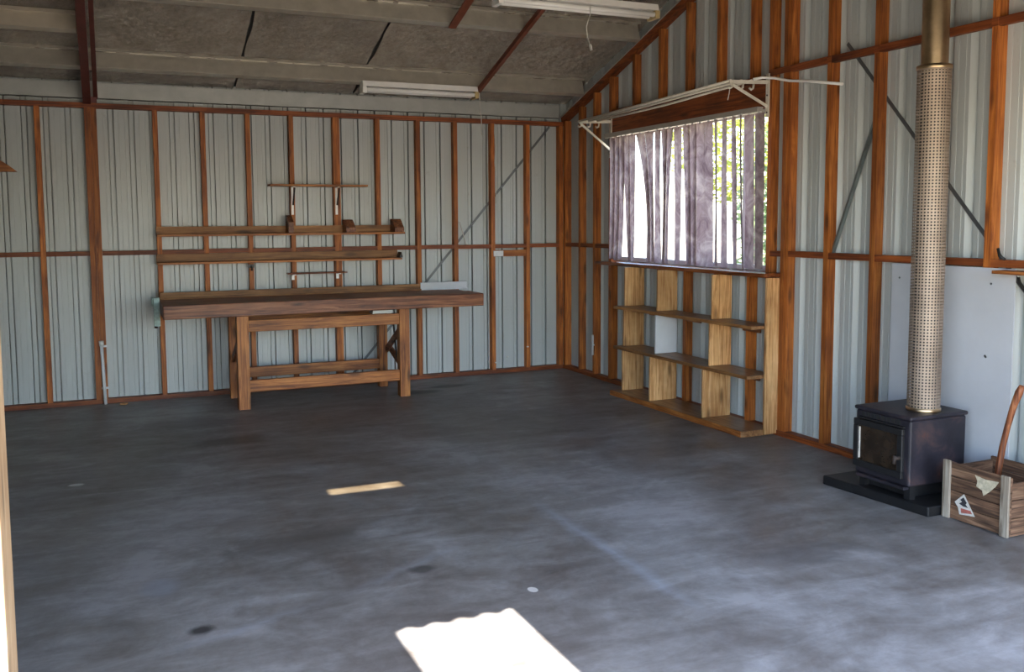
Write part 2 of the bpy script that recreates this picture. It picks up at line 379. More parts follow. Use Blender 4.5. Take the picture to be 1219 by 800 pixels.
# ---- ribbed cladding sheets
PITCH_R = .1545
DECK = ((-.024, 0), (-.0235, .042), (-.0175, .042), (-.017, .010), (.0125, .010), (.013, .042), (.0225, .042), (.023, 0), (.052, 0), (.055, .0010), (.058, 0), (.097, 0), (.100, .0010), (.103, 0))
TRAP = ((-.024, 0), (-.016, .028), (.006, .028), (.032, 0), (.052, 0), (.055, .0025), (.058, 0), (.097, 0), (.100, .0025), (.103, 0))
def rib_profile(a, b, phase, shape):
    """breakpoints (s, depth) from a to b; ribs recessed outward"""
    pts = []
    k0 = math.floor((a-phase)/PITCH_R)-1; k1 = math.ceil((b-phase)/PITCH_R)+1
    for k in range(k0, k1+1):
        c = phase+k*PITCH_R
        for ds, dp in shape: pts.append((c+ds, dp))
    pts = [p for p in pts if a < p[0] < b]
    return [(a, 0.)] + pts + [(b, 0.)]
def clad(fn, a, b, phase, zlo, zhi, mb=None, shape=DECK):
    """fn(s, depth, z)->xyz ; zlo/zhi callables of s"""
    mb = mb or MB(); pr = rib_profile(a, b, phase, shape); vs = []
    for s_, d_ in pr: vs += [fn(s_, d_, zlo(s_)), fn(s_, d_, zhi(s_))]
    fs = [(2*i, 2*i+2, 2*i+3, 2*i+1) for i in range(len(pr)-1)]
    return mb.add(vs, fs)

# ---- back wall
wb = build('wall_back', clad(lambda s, d, z: (s, D_+.002+d, z), XL, .09, -3.577, lambda s: -.03, lambda s: 2.612), 'clad', origin=(0,0,0),
           kind='structure', label='pale ribbed steel back wall with orange timber framing', category='wall')
back_studs = [-7.18, -6.81, -6.44, -6.07, -5.70, -5.32, -4.93, -4.568, -3.707, -3.341, -2.977, -2.615, -1.853, -1.48, -1.115, -.742, -.38]
widths = {}
spans = []
for x in back_studs:
    jit = random.uniform(-.003, .003)
    build('stud', B(x-.019+jit, x+.019+jit, 0, D_, .036, 2.364), wood('stud', 'z'), wb); spans.append((x-.019, x+.019))
for x0, x1 in ((-4.232,-4.187), (-4.187,-4.142), (-2.258,-2.228), (-2.228,-2.198), (-.045,-.002)):
    build('stud', B(x0, x1-.001, -.012 if x0 < -4 else 0, D_, .036, 2.364), wood('stud', 'z'), wb); spans.append((x0, x1))
build('bottom_plate', B(XL, -.002, -.004, D_, 0, .036), wood('plate', 'x'), wb)
build('top_plate', B(XL, 0, -.004, D_, 2.364, 2.402), wood('plate', 'x'), wb)
spans.sort()
for (a0, a1), (b0, b1) in zip(spans, spans[1:]):
    if b0-a1 > .05:
        dz = random.uniform(-.003, .003)
        build('nogging', B(a1, b0, .002, D_, 1.20+dz, 1.236+dz), wood('plate', 'x'), wb)
build('nogging', B(-.723, -.399, .006, .03, 1.118, 1.178), wood('stud', 'x'), wb)
# strap brace behind the studs, against the sheet
build('strap_brace', MB().bar((-2.16, .0645, .02), (-.12, .0645, 2.36), .022, .0025, (1,0,-.8)), 'strap', wb)
build('eave_purlin', MB().box(XL, -.03, .030, .036, 2.438, 2.565).box(XL, -.03, .030, .06, 2.438, 2.444), 'eave', wb)

# ---- right (gable) wall with window opening
WY0, WY1, WZ0, WZ1 = -3.0, -.905, 1.10, 2.20
wr_mb = MB(); fnr = lambda s, d, z: (D_+.002+d, s, z)
top = lambda s: roofz(s, FOIL+.022)
PH = -3.28
clad(fnr, YF-.06, WY0, PH, lambda s: -.03, top, wr_mb, TRAP)
clad(fnr, WY0, WY1, PH, lambda s: -.03, lambda s: WZ0, wr_mb, TRAP)
clad(fnr, WY0, WY1, PH, lambda s: WZ1, top, wr_mb, TRAP)
clad(fnr, WY1, .09, PH, lambda s: -.03, top, wr_mb, TRAP)
# split tops at ridge handled by top() callable
wr = build('wall_right', wr_mb, 'clad', origin=(0,0,0), kind='structure', label='pale ribbed steel gable wall with orange timber studs and window', category='wall')
def rstud(y0, y1, z0, z1, kind='stud', x0=0.):
    build('stud', B(x0, D_, y0, y1, z0, z1), wood(kind, 'z'), wr)
CH = lambda y: roofz(y, -.05)       # underside of the gable chord
rs = [(-.042, -.006), (-.345, -.309), (-.624, -.588), (-.925, -.874)]
for y0, y1 in rs: rstud(y0, y1, .036, CH(y1)-.002)
for y0 in (-1.259, -1.652, -2.025, -2.414, -2.79): 
    rstud(y0-.036, y0, 2.39, CH(y0)-.002); rstud(y0-.036, y0, .036, 1.062)
rstud(-3.020, -2.984, .036, CH(-2.984)-.002)
rstud(-3.165, -3.131, .036, CH(-3.131)-.002); rstud(-3.200, -3.166, .036, CH(-3.2)-.03, x0=.004)
RS2 = [-3.525, -3.899, -4.28, -4.660, -5.035, -5.41, -5.785]
for y0 in RS2:
    if y0 == -4.28: continue
    rstud(y0-.037, y0, .036, CH(y0-.037 if y0 < RIDGE else y0)-.004)
rstud(-4.317, -4.28, .036, CH(-4.317)-.004)
build('bottom_plate', B(-.004, D_, YF, -.002, 0, .036), wood('plate', 'y'), wr)
edges = [(-.042,-.006), (-.345,-.309), (-.624,-.588), (-.925,-.874)]
for (a0, a1), (b0, b1) in zip(edges, edges[1:]): build('nogging', B(.003, D_, b1, a0, 1.204, 1.240), wood('plate', 'y'), wr)
edges = [(-3.200,-3.131)] + [(y-.037, y) for y in RS2]
for (a0, a1), (b0, b1) in zip(edges, edges[1:]):
    dz = random.uniform(-.003, .003)
    build('nogging', B(.003, D_, b1, a0, 1.204+dz, 1.242+dz), wood('plate', 'y'), wr)
    build('nogging', B(-.003, .03, b1, a0, 2.402+dz, 2.444+dz), wood('plate', 'y'), wr)
    build('nogging', B(-.006, -.0005, b0, b1, 2.402+dz, 2.444+dz), wood('plate', 'y'), wr)
build('nogging', B(.003, D_, -3.131, -3.020, 1.204, 1.240), wood('plate', 'y'), wr)
build('nogging', B(-.006, -.001, -3.2, -2.99, 2.402, 2.444), wood('plate', 'y'), wr)
build('window_header', B(.002, D_, -2.984, -.925, 2.205, 2.372), wood('plate', 'y'), wr)
build('header_rail', B(-.006, D_, -2.984, -.925, 2.374, 2.414), wood('plate', 'y'), wr)
build('window_sill', B(-.13, .066, -3.13, -.86, 1.066, 1.094), wood('sill', 'y'), wr, bevel=.004)
build('window_reveal', B(.035, .066, -2.984, -2.955, 1.096, 2.2), wood('plate', 'z'), wr)
build('window_reveal', B(.035, .066, -.925, -.905, 1.096, 2.2), wood('plate', 'z'), wr)
# raking chord + flashing strip with screws
for ya, yb in ((.03, RIDGE), (RIDGE, YF+.02)):
    build('gable_chord', MB().bar((.028, ya, roofz(ya, -.024)), (.028, yb, roofz(yb, -.024)), .072, .045, (1,0,0)), wood('plate', 'y'), wr)
    build('flashing', MB().bar((-.013, ya, roofz(ya, .001)), (-.013, yb, roofz(yb, .001)), .016, .006, (1,0,0)), 'eave', wr)
y = .02
while y > -2.4:
    build('screw', MB().lathe(0, 0, [(0, .0), (.0085, .0), (.0085, .006), (.005, .010), (0, .010)], 8), 'screw', wr)
    o = C.objects[-1]; o.location = (-.014*S, y*S, (roofz(y, .003))*S)
    y -= .163
build('strap_brace', MB().bar((.0645, -3.62, 2.51), (.0645, -5.3, .567), .022, .0025, (0,1,.9)), 'strap', wr)
ang = MB(); ang.bar((.040, -3.566, 1.245), (.040, -3.882, 2.03), .034, .004, (0,1,.4)); ang.bar((.030, -3.58, 1.24), (.030, -3.896, 2.025), .004, .024, (0,1,.4))
build('angle_brace', ang, 'angle', wr)

# ---- window
win = empty('window_1', (.06, (WY0+WY1)/2, WZ0), kind='structure', label='aluminium sliding window behind the vertical blind', category='window')
fr = MB(); X0, X1 = .050, .086
fr.box(X0, X1, WY0+.046, WY1-.001, WZ0, WZ0+.035).box(X0, X1, WY0+.046, WY1-.001, WZ1-.03, WZ1)
fr.box(X0, X1, WY0+.046, WY0+.076, WZ0+.035, WZ1-.03).box(X0, X1, WY1-.035, WY1-.005, WZ0+.035, WZ1-.03)
build('window_frame', fr, 'alu', win)
MUL = -2.655
build('mullion', B(.058, .082, MUL-.045, MUL, WZ0+.035, WZ1-.03), 'alu', win)
build('latch', B(.035, .058, MUL-.06, MUL+.02, WZ0+.002, WZ0+.034), 'white_plastic', win)
build('pane', B(.066, .069, WY0+.076, MUL-.045, WZ0+.035, WZ1-.03), 'glass', win)
build('pane', B(.072, .075, MUL, WY1-.035, WZ0+.035, WZ1-.03), 'glass', win)

# ---- left and front walls (closing the room behind the view)
build('wall_left', clad(lambda s, d, z: (XL-d, s, z), YF-.06, .09, -3.3, lambda s: -.03, lambda s: roofz(s, FOIL-.004)), 'clad', origin=(XL,0,0),
      kind='structure', label='pale ribbed steel end wall beyond the red rafter', category='wall')
OPX0, OPX1, OPZ = -4.307, -.25, 2.36
wf_mb = MB(); fnf = lambda s, d, z: (s, YF-.05-d, z)
clad(fnf, XL, OPX0-.07, -3.577, lambda s: -.03, lambda s: 2.612, wf_mb)
clad(fnf, OPX0-.07, OPX1, -3.577, lambda s: OPZ, lambda s: 2.612, wf_mb)
clad(fnf, OPX1, .09, -3.577, lambda s: -.03, lambda s: 2.612, wf_mb)
wf = build('wall_front', wf_mb, 'clad', origin=(0,YF,0), kind='structure', label='ribbed steel front wall around the wide doorway', category='wall')
build('lintel', B(OPX0-.07, OPX1+.07, YF-.05, YF+.04, OPZ-.12, OPZ+.04), wood('plate', 'x'), wf)
for x in (-4.75, -5.13, -5.5, -5.9, -6.3, -6.7, -7.1): build('stud', B(x-.018, x+.018, YF-.048, YF+.015, 0, 2.5), wood('stud', 'z'), wf)
dj = build('door_1', B(OPX0-.07, OPX0, -6.165, -6.0, -.02, 2.24), wood('jamb', 'z'), kind='structure', label='pale sunlit timber doorway post', category='door post', bevel=.004)
build('door_jamb', B(OPX1, OPX1+.07, -6.165, -6.0, -.02, 2.24), wood('jamb', 'z'), wf)

# ---- roof: purlins, foil, rafters, sheeting
ceil = empty('ceiling', (0, 0, 2.459), kind='structure', label='foil lined shed roof on galvanised purlins', category='ceiling')
NRM = Vector((0, .3202, .9473)); SLP = Vector((0, -.9473, .3202))
def foil_sheet(x0, x1, y0, y1, seed):
    rnd = random.Random(seed); nx, ny = 52, 100; mb = MB(); vs = []
    ph = [rnd.uniform(0, 6.28) for _ in range(6)]
    for j in range(ny+1):
        for i in range(nx+1):
            x = x0+(x1-x0)*i/nx; yy = y0+(y1-y0)*j/ny
            h = -.006*math.sin(9*x+ph[0]+2*yy)*math.sin(7*yy+ph[1]) + .004*math.sin(31*x+5*yy+ph[2]) + .003*math.sin(23*yy+13*x+ph[3])+rnd.uniform(-.0032, .0032)
            h *= min(1., j/3)
            e = 0.008*math.sin(11*yy+ph[4])*(1 if i == 0 else 0)
            vs.append((x+e, yy, roofz(yy, FOIL+h)))
    fs = [(j*(nx+1)+i, (j+1)*(nx+1)+i, (j+1)*(nx+1)+i+1, j*(nx+1)+i+1) for j in range(ny) for i in range(nx)]
    mb.add(vs, fs, False); return mb
SEAMS = [.06, -.955, -2.062, -3.07, -4.20, -5.2, -6.3, XL-.05]
for k, (b_, a_) in enumerate(zip(SEAMS, SEAMS[1:])):
    build('foil_sheet', foil_sheet(a_+.012, b_-.010, .045, RIDGE, k), 'foil', ceil)
# front slope, with an added unseen slot that casts the floor's light spot
SLX0, SLX1 = -3.06, -2.66
SLY = -3.16-3.34/1.732*1.0
def fslope(x0, x1, y0, y1, c0, c1):
    return MB().prism([(x0, y0, roofz(y0, c0)), (x1, y0, roofz(y0, c0)), (x1, y1, roofz(y1, c0)), (x0, y1, roofz(y1, c0))], (0, 0, c1-c0))
# corrugated roof sheets
def corr_sheet(x0, x1, y0, y1, zf, amp=.008, pitch=.0635, th=.0):
    n = max(4, int((x1-x0)/pitch*8)); vs = []
    for i in range(n+1):
        x = x0+(x1-x0)*i/n; a = amp*math.sin(2*math.pi*x/pitch)
        vs += [(x, y0, zf(y0)+a), (x, y1, zf(y1)+a)]
    return MB().add(vs, [(2*i, 2*i+2, 2*i+3, 2*i+1) for i in range(n)], True)
rz = lambda y: roofz(y, FOIL+.03)
build('roof_sheet', corr_sheet(XL-.2, .25, .2, RIDGE, rz), 'roof', ceil)
EAVE = -6.415
SY0 = None
# slot position: sun ray back from the floor spot (x -2.85, y -3.17) climbs 1.732 per unit
ys = -3.17
for _ in range(40): ys = -3.17 - rz(ys)/1.732
build('roof_sheet', corr_sheet(XL-.2, SLX0, RIDGE, EAVE, rz, .02, .10), 'roof', ceil)
build('roof_sheet', corr_sheet(SLX1, .25, RIDGE, EAVE, rz, .02, .10), 'roof', ceil)
build('roof_sheet', corr_sheet(SLX0, SLX1, RIDGE, ys+.05, rz, .003, .10), 'roof', ceil)
build('roof_sheet', corr_sheet(SLX0, SLX1, ys-.05, ys-.3, rz, .003, .10), 'roof', ceil)
build('roof_sheet', corr_sheet(SLX0, SLX1, ys-.28, EAVE, rz, .02, .10), 'roof', ceil)
build('spot_filter', corr_sheet(SLX0, SLX1, ys+.05, ys-.05, rz, .003, .10), 'spot_filter', ceil)  # added tinted panel, tones down the sun spot on the floor
def purlin(y0, x0, x1, mat='galv', depth=.128, fl=.052, name='purlin'):
    p0 = Vector((0, y0, roofz(y0, .0))); mb = MB()
    t = .005
    def seg(a, b, wdt, sd): mb.bar((x0, a.y, a.z), (x1, a.y, a.z), wdt, b, sd)
    web = p0+NRM*(depth/2); mb.bar((x0, web.y, web.z), (x1, web.y, web.z), depth, t, NRM)
    lo = p0-SLP*(fl/2); mb.bar((x0, lo.y, lo.z), (x1, lo.y, lo.z), fl, t, SLP)
    hi = p0+NRM*depth+SLP*(fl/2); mb.bar((x0, hi.y, hi.z), (x1, hi.y, hi.z), fl, t, SLP)
    lip = p0+NRM*(depth-.012)+SLP*fl; mb.bar((x0, lip.y, lip.z), (x1, lip.y, lip.z), .022, t, NRM)
    return build(name, mb, mat, ceil)
purlin(-.455, XL, -.02); purlin(-1.405, -4.15, -.02); purlin(-1.405, XL, -4.24); purlin(-2.36, XL, -.02)
purlin(-.955, XL, -4.245, 'purlin_pale', .11)
for yy in (-3.84, -4.8, -5.75): build('purlin', B(XL, -.02, yy-.02, yy+.02, roofz(yy, 0), roofz(yy, .12)), 'galv', ceil)
build('ridge_beam', B(XL, -.02, RIDGE-.02, RIDGE+.02, roofz(RIDGE, -.02), roofz(RIDGE, .12)), 'galv', ceil)
# red steel rafter pair on the double post
def rafter(x0, x1, c0, c1, y0, y1, mat='red_steel', name='rafter'):
    return build(name, MB().prism([(x0, y0, roofz(y0, c0)), (x0, y1, roofz(y1, c0)), (x0, y1, roofz(y1, c1)), (x0, y0, roofz(y0, c1))], (x1-x0, 0, 0)), mat, ceil)
rafter(-4.236, -4.178, -.07, -.003, .03, RIDGE); rafter(-4.160, -4.128, -.012, .03, .03, RIDGE)
rafter(-4.236, -4.16, -.07, -.003, RIDGE, YF); 
build('rafter_plate', B(-4.225, -4.135, -.004, .02, 2.404, 2.45), 'red_steel', ceil)
rafter(-1.085, -1.03, -.018, -.004, -.40, -1.95, 'red_bar', 'bridging_bar'); rafter(-1.085, -1.075, -.045, -.018, -.40, -1.95, 'red_bar', 'bridging_bar')
rafter(-1.68, -1.62, -.02, -.004, -1.37, -2.4, 'red_bar', 'bridging_bar')
for yy in (-.46, -.75, -1.0, -1.4):
    build('bolt', MB().lathe(0, 0, [(0, -.008), (.009, -.008), (.009, 0)], 8), 'screw', ceil); o = C.objects[-1]
    o.location = (-1.045*S, yy*S, (roofz(yy, -.019)-2.459)*S)

# ---- added unseen roof by the doorway, gap left to shape the floor sun patch
aw = empty('sun_mask', (-3, -7, 0), label='added corrugated sun mask, out of view over the doorway', category='sun_mask')
az = lambda y: 2.44 + .10*(y-(-6.40))
AWO = -7.9
build('sun_mask_sheet', corr_sheet(-4.22, -3.222, -6.20, AWO, az), 'sun_mask', aw)
build('sun_mask_sheet', corr_sheet(-2.768, .3, -6.20, AWO, az), 'sun_mask', aw)
build('sun_mask_beam', B(-4.25, .3, AWO-.02, AWO+.06, az(AWO)-.12, az(AWO)-.012), wood('plate', 'x'), aw)
for x in (-4.22, .25): build('sun_mask_post', B(x-.03, x+.03, AWO-.01, AWO+.05, -.03, az(AWO)-.12), wood('stud', 'z'), aw)

# ================================================================== THINGS ON THE BACK WALL
# workbench
wbn = empty('workbench', (-2.5, -.45, 0), label='long rough timber workbench with thick top against the back wall', category='workbench')
def tw(name, par, kind, axis, *b, bevel=.004): return build(name, B(*b), wood(kind, axis), par, bevel=bevel)
tw('bench_top', wbn, 'oldtop', 'x', -3.742, -1.168, -.785, -.44, .735, .84, bevel=.006)
tw('bench_top', wbn, 'oldtop', 'x', -3.742, -1.18, -.435, -.085, .745, .835, bevel=.006)
tw('leg', wbn, 'bench', 'z', -3.212, -3.122, -.745, -.66, 0, .735)
tw('leg', wbn, 'bench', 'z', -1.906, -1.820, -.745, -.66, 0, .735)
tw('leg', wbn, 'bench', 'z', -3.21, -3.134, -.225, -.15, 0, .745)
tw('leg', wbn, 'bench', 'z', -1.937, -1.861, -.225, -.15, 0, .745)
tw('rail', wbn, 'bench', 'x', -3.122, -1.906, -.735, -.695, .607, .698)
tw('rail', wbn, 'bench', 'x', -3.134, -1.937, -.215, -.17, .607, .70)
tw('stretcher', wbn, 'bench', 'x', -3.122, -1.906, -.73, -.69, .136, .225)
tw('stretcher', wbn, 'bench', 'x', -3.134, -1.937, -.22, -.18, .165, .25)
for x in (-3.17, -1.86):
    build('end_brace', MB().bar((x-.012, -.66, .56), (x-.012, -.225, .33), .055, .02, (0,0,1)), wood('oldtop', 'y'), wbn)
    build('end_brace', MB().bar((x+.012, -.66, .22), (x+.012, -.225, .36), .055, .02, (0,0,1)), wood('oldtop', 'y'), wbn)
build('tie_rod', MB().tube([(-1.90, -.50, .735), (-1.86, -.50, .30)], .007, 6), 'black_steel', wbn)
build('packer', B(-2.12, -1.95, -.70, -.60, .70, .734), 'eave', wbn)

tb = build('timber_board', MB().box(-3.73, -1.517, -.135, -.105, .84, .892).box(-3.73, -1.517, -.16, -.135, .836, .85), wood('shelfwood', 'x'),
           label='long brown timber board standing along the back of the workbench', category='board', bevel=.003)
wc = MB().box(-1.515, -1.068, -.13, -.122, .836, .902).box(-1.515, -1.068, -.16, -.13, .836, .843).box(-1.515, -1.068, -.122, -.11, .897, .902)
build('white_channel', wc, 'white_board', label='short white metal channel standing at the back end of the workbench', category='channel')
gc = empty('bench_clamp', (-3.76, -.3, .63), label='pale green painted metal clamp on the end of the workbench', category='clamp')
build('plate', B(-3.79, -3.743, -.36, -.30, .645, .87), 'green', gc, bevel=.004)
build('jaw', B(-3.80, -3.743, -.30, -.22, .80, .865), 'green', gc, bevel=.006)
build('screw', MB().tube([(-3.775, -.33, .63), (-3.775, -.33, .70)], .013, 8), 'rust_iron', gc)

# long wall shelves
def long_shelf(x0, x1, zt, zb, label):
    e = empty('wall_shelf', ((x0+x1)/2, 0, zb), label=label, category='shelf', group='long timber shelves on the back wall')
    tw('back_board', e, 'shelfwood', 'x', x0, x1, -.024, -.001, zb+.018, zt, bevel=.002)
    tw('shelf_board', e, 'bench', 'x', x0, x1, -.17, -.001, zb, zb+.017, bevel=.002)
    return e
s1 = long_shelf(-3.735, -1.665, 1.425, 1.345, 'long brown timber wall shelf carrying wooden blocks')
s2 = long_shelf(-3.74, -1.695, 1.20, 1.118, 'long brown timber wall shelf with an empty ledge, nearest above the workbench')
build('notch_wedge', MB().prism([(-1.72, -.165, 1.137), (-1.69, -.165, 1.137), (-1.69, -.165, 1.15), (-1.70, -.165, 1.185)], (0,.10,0)), 'black_steel', s2)  # black wedge drawn for the dark notch at the shelf's end
def block(x0, x1, zt, slope, label):
    a = [(x0, -.165, 1.363), (x0, -.165, zt-slope), (x0, -.06, zt), (x0, -.026, zt), (x0, -.026, 1.363)]
    build('wood_block', MB().prism(a, (x1-x0, 0, 0)), wood('oldtop', 'y'), label=label, category='block', group='wooden blocks on the wall shelf', bevel=.003)
block(-2.69, -2.645, 1.515, .06, 'narrow upright wooden block on the long wall shelf under the small shelf')
block(-2.195, -2.11, 1.475, .07, 'sloping wooden block in the middle of the long wall shelf')
block(-1.76, -1.672, 1.478, .075, 'sloping wooden block at the end of the long wall shelf')

def bracket(par, x, z, ln, wid=.02, strut=True):
    b = MB().box(x-wid/2, x+wid/2, -.006, -.0005, z-ln, z).box(x-wid/2, x+wid/2, -.10, -.006, z-.006, z)
    o = build('bracket', b, 'white_enamel', par)
    if strut: build('strut', MB().bar((x+.004, -.10, z-.012), (x+.004, -.008, z-ln*.65), .012, .006, (1,0,0)), 'black_steel', o)
t = empty('small_shelf', (-2.4, 0, 1.52), label='thin timber shelf on two white steel brackets above the long shelves', category='shelf')
tw('shelf_board', t, 'bench', 'x', -2.83, -1.985, -.13, -.001, 1.760, 1.776, bevel=.002)
bracket(t, -2.622, 1.759, .24); bracket(t, -2.238, 1.759, .24)
t = empty('small_shelf', (-2.4, 0, .95), label='narrow little timber shelf on two short white brackets just above the workbench', category='shelf')
tw('shelf_board', t, 'plate', 'x', -2.69, -2.172, -.085, -.001, 1.008, 1.020, bevel=.002)
bracket(t, -2.633, 1.007, .05, .024, False); bracket(t, -2.243, 1.007, .05, .024, False)
hk = MB().tube([(-2.985, .002, 1.085), (-2.985, -.04, 1.08), (-2.985, -.055, 1.065), (-2.985, -.045, 1.05)], .007, 6); hk.box(-3.01, -2.96, -.006, -.0005, 1.07, 1.10)
build('wall_hook', hk, 'black_steel', label='small black hook screwed to a stud below the long shelf', category='hook')

# socket, conduits, cords
ou = empty('power_outlet', (-.69, 0, 1.12), label='white power outlet on the short timber nogging', category='outlet')
build('plate', B(-.745, -.645, -.012, -.0005, 1.12, 1.172), 'white_plastic', ou, bevel=.003)
build('switch', B(-.715, -.695, -.017, -.012, 1.14, 1.155), 'white_plastic', ou)
cd = empty('conduit', (-4.175, -.03, 0), label='white plastic conduit rising from the floor up the double post', category='conduit')
build('pipe', MB().tube([(-4.166, -.030, .0), (-4.178, -.030, .49)], .013, 10), 'white_plastic', cd)
build('end_cap', MB().tube([(-4.1775, -.030, .475), (-4.179, -.030, .515)], .018, 10), 'white_plastic', cd)
for z in (.47, .13): build('saddle_clip', B(-4.19, -4.138, -.018, -.012, z-.008, z+.008), 'white_plastic', cd)
cd = empty('conduit', (-.02, -.64, .21), label='short white plastic conduit fixed to a stud near the shed corner', category='conduit')
build('pipe', MB().tube([(-.014, -.612, .213), (-.014, -.612, .40)], .010, 10), 'white_plastic', cd)
build('saddle_clip', B(-.024, -.0005, -.626, -.598, .30, .312), 'white_plastic', cd)
build('wood_chip', MB().prism([(-4.06, -.11, .0), (-4.02, -.125, .0), (-4.0, -.10, .0), (-4.03, -.085, .0)], (0,0,.012)), wood('pine', 'x'), label='tiny pale wood chip lying on the floor by the bottom plate', category='chip')
# string lying up against the wall near the bench end
build('white_string', MB().tube([(-1.09, -.012, 1.45), (-1.06, -.014, 1.36), (-1.03, -.012, 1.24)], .004, 6), 'cord', label='thin white string hanging on the back wall above the bench end', category='string')
build('white_string', MB().tube([(-.728, -.012, 2.36), (-.732, -.013, 2.28), (-.722, -.012, 2.15), (-.73, -.012, 2.0), (-.715, -.012, 1.82), (-.72, -.012, 1.62)], .0035, 6), 'cord', label='long pale string hanging down a stud near the corner', category='string')
tbk = MB()
arc = [(-4.95, 0, 1.853)] + [(-4.95+.235*(i/8), 0, 1.853+.125*math.cos(math.pi/2*(i/8))) for i in range(8)] + [(-4.715, 0, 1.853)]
tbk.prism([(x, -.055, z) for x, _, z in arc], (0, .054, 0))
build('timber_offcut', tbk, wood('bench', 'x'), label='brown timber piece with a curved top fixed high on the back wall', category='timber', bevel=.003)

# ================================================================== LIGHT BATTENS
def batten(x0, x1, y, zt, h, label, tubes=2):
    e = empty('light_batten', ((x0+x1)/2, y, zt-h), label=label, category='light', group='fluorescent light battens under the purlins')
    build('housing', MB().prism([(x0, y-.055, zt-.045), (x0, y-.04, zt), (x0, y+.04, zt), (x0, y+.055, zt-.045)], (x1-x0, 0, 0)), 'white_enamel', e)
    build('end_cap', B(x0-.004, x0+.03, y-.06, y+.06, zt-h, zt-.046), 'white_enamel', e, bevel=.003)
    build('end_cap', B(x1-.03, x1+.004, y-.06, y+.06, zt-h, zt-.046), 'cap', e, bevel=.003)
    for s_ in (-1, 1): build('lamp_tube', MB().tube([(x0+.03, y+s_*.035, zt-.072), (x1-.03, y+s_*.035, zt-.072)], .018, 12), 'tube', e)
    return e
batten(-2.118, -1.098, -.47, 2.615, .102, 'white twin tube light batten hung from the lower purlin near the back wall')
batten(-1.70, -.475, -2.33, 2.965, .10, 'white twin tube light batten hung from the higher purlin beside the gable')
# two drop rods carry the higher batten
for x in (-1.4, -.75): build('drop_rod', MB().tube([(x, -2.34, 2.964), (x, -2.34, 3.255)], .006, 6), 'galv', ceil)
build('pull_cord', MB().tube([(-1.09, -.53, 2.56), (-1.085, -.532, 2.45), (-1.075, -.532, 2.36), (-1.07, -.53, 2.2)], .004, 6), 'cord', label='thin pull cord hanging from the end of the lower light batten', category='cord')
pc2 = empty('pull_cord', (-1.0, -2.40, 2.7), label='white pull cord with a plug hanging from the higher light batten', category='cord')
build('cord', MB().tube([(-1.03, -2.395, 2.90), (-1.035, -2.40, 2.84), (-1.065, -2.40, 2.76), (-1.055, -2.40, 2.69), (-1.035, -2.40, 2.64)], .0035, 6), 'cord', pc2)
build('plug', MB().tube([(-1.035, -2.40, 2.645), (-1.025, -2.40, 2.605)], .009, 8), 'cord', pc2)

# ================================================================== WINDOW BLIND AND AIRER
bl = empty('vertical_blind', (-.06, -1.95, 1.1), label='mauve grey vertical blind with twisted slats hanging over the window', category='blind')
build('head_rail', B(-.085, -.035, -2.975, -.93, 2.168, 2.203), 'track', bl, bevel=.003)
# slat corners at top, middle and bottom: (x, y of one edge, x, y of the other)
SLATS = [
[(-0.06, -0.993, -0.074, -1.098), (-0.06, -0.997, -0.074, -1.102), (-0.06, -0.986, -0.079, -1.09)],
[(-0.06, -1.073, -0.075, -1.178), (-0.06, -1.078, -0.075, -1.183), (-0.06, -1.058, -0.079, -1.162)],
[(-0.06, -1.153, -0.076, -1.258), (-0.06, -1.158, -0.076, -1.263), (-0.06, -1.13, -0.081, -1.234)],
[(-0.06, -1.217, -0.065, -1.323), (-0.06, -1.249, -0.074, -1.354), (-0.06, -1.302, -0.093, -1.403)],
[(-0.06, -1.315, -0.066, -1.421), (-0.06, -1.33, -0.076, -1.435), (-0.06, -1.349, -0.093, -1.45)],
[(-0.06, -1.417, -0.041, -1.521), (-0.06, -1.57, -0.087, -1.672), (-0.06, -1.583, -0.086, -1.686)],
[(-0.06, -1.551, -0.043, -1.656), (-0.06, -1.63, -0.088, -1.732), (-0.06, -1.646, -0.086, -1.749)],
[(-0.06, -1.7, -0.074, -1.805), (-0.06, -1.707, -0.077, -1.812), (-0.06, -1.702, -0.058, -1.808)],
[(-0.06, -1.79, -0.073, -1.895), (-0.06, -1.821, -0.097, -1.92), (-0.06, -1.811, -0.097, -1.91)],
[(-0.06, -1.875, -0.075, -1.98), (-0.06, -1.865, -0.097, -1.964), (-0.06, -1.855, -0.097, -1.954)],
[(-0.06, -1.964, -0.06, -2.07), (-0.06, -1.983, -0.07, -2.088), (-0.06, -1.992, -0.085, -2.095)],
[(-0.06, -2.081, -0.071, -2.186), (-0.06, -2.117, -0.079, -2.221), (-0.06, -2.143, -0.085, -2.246)],
[(-0.06, -2.171, -0.072, -2.276), (-0.06, -2.193, -0.081, -2.297), (-0.06, -2.21, -0.086, -2.313)],
[(-0.06, -2.259, -0.064, -2.365), (-0.06, -2.268, -0.061, -2.374), (-0.06, -2.277, -0.061, -2.383)],
[(-0.06, -2.36, -0.066, -2.466), (-0.06, -2.372, -0.064, -2.478), (-0.06, -2.381, -0.063, -2.487)],
[(-0.06, -2.473, -0.105, -2.569), (-0.06, -2.498, -0.114, -2.59), (-0.06, -2.493, -0.103, -2.59)],
[(-0.06, -2.566, -0.096, -2.666), (-0.06, -2.566, -0.089, -2.668), (-0.06, -2.572, -0.081, -2.676)],
[(-0.06, -2.671, -0.1, -2.769), (-0.06, -2.686, -0.095, -2.786), (-0.06, -2.715, -0.106, -2.811)],
[(-0.06, -2.763, -0.116, -2.853), (-0.06, -2.779, -0.116, -2.869), (-0.06, -2.816, -0.119, -2.904)],
[(-0.06, -2.813, -0.063, -2.919), (-0.06, -2.833, -0.07, -2.939), (-0.06, -2.835, -0.063, -2.941)],
[(-0.06, -2.924, -0.066, -3.03), (-0.06, -2.935, -0.069, -3.041), (-0.06, -2.946, -0.078, -3.05)]]
SL = SLATS
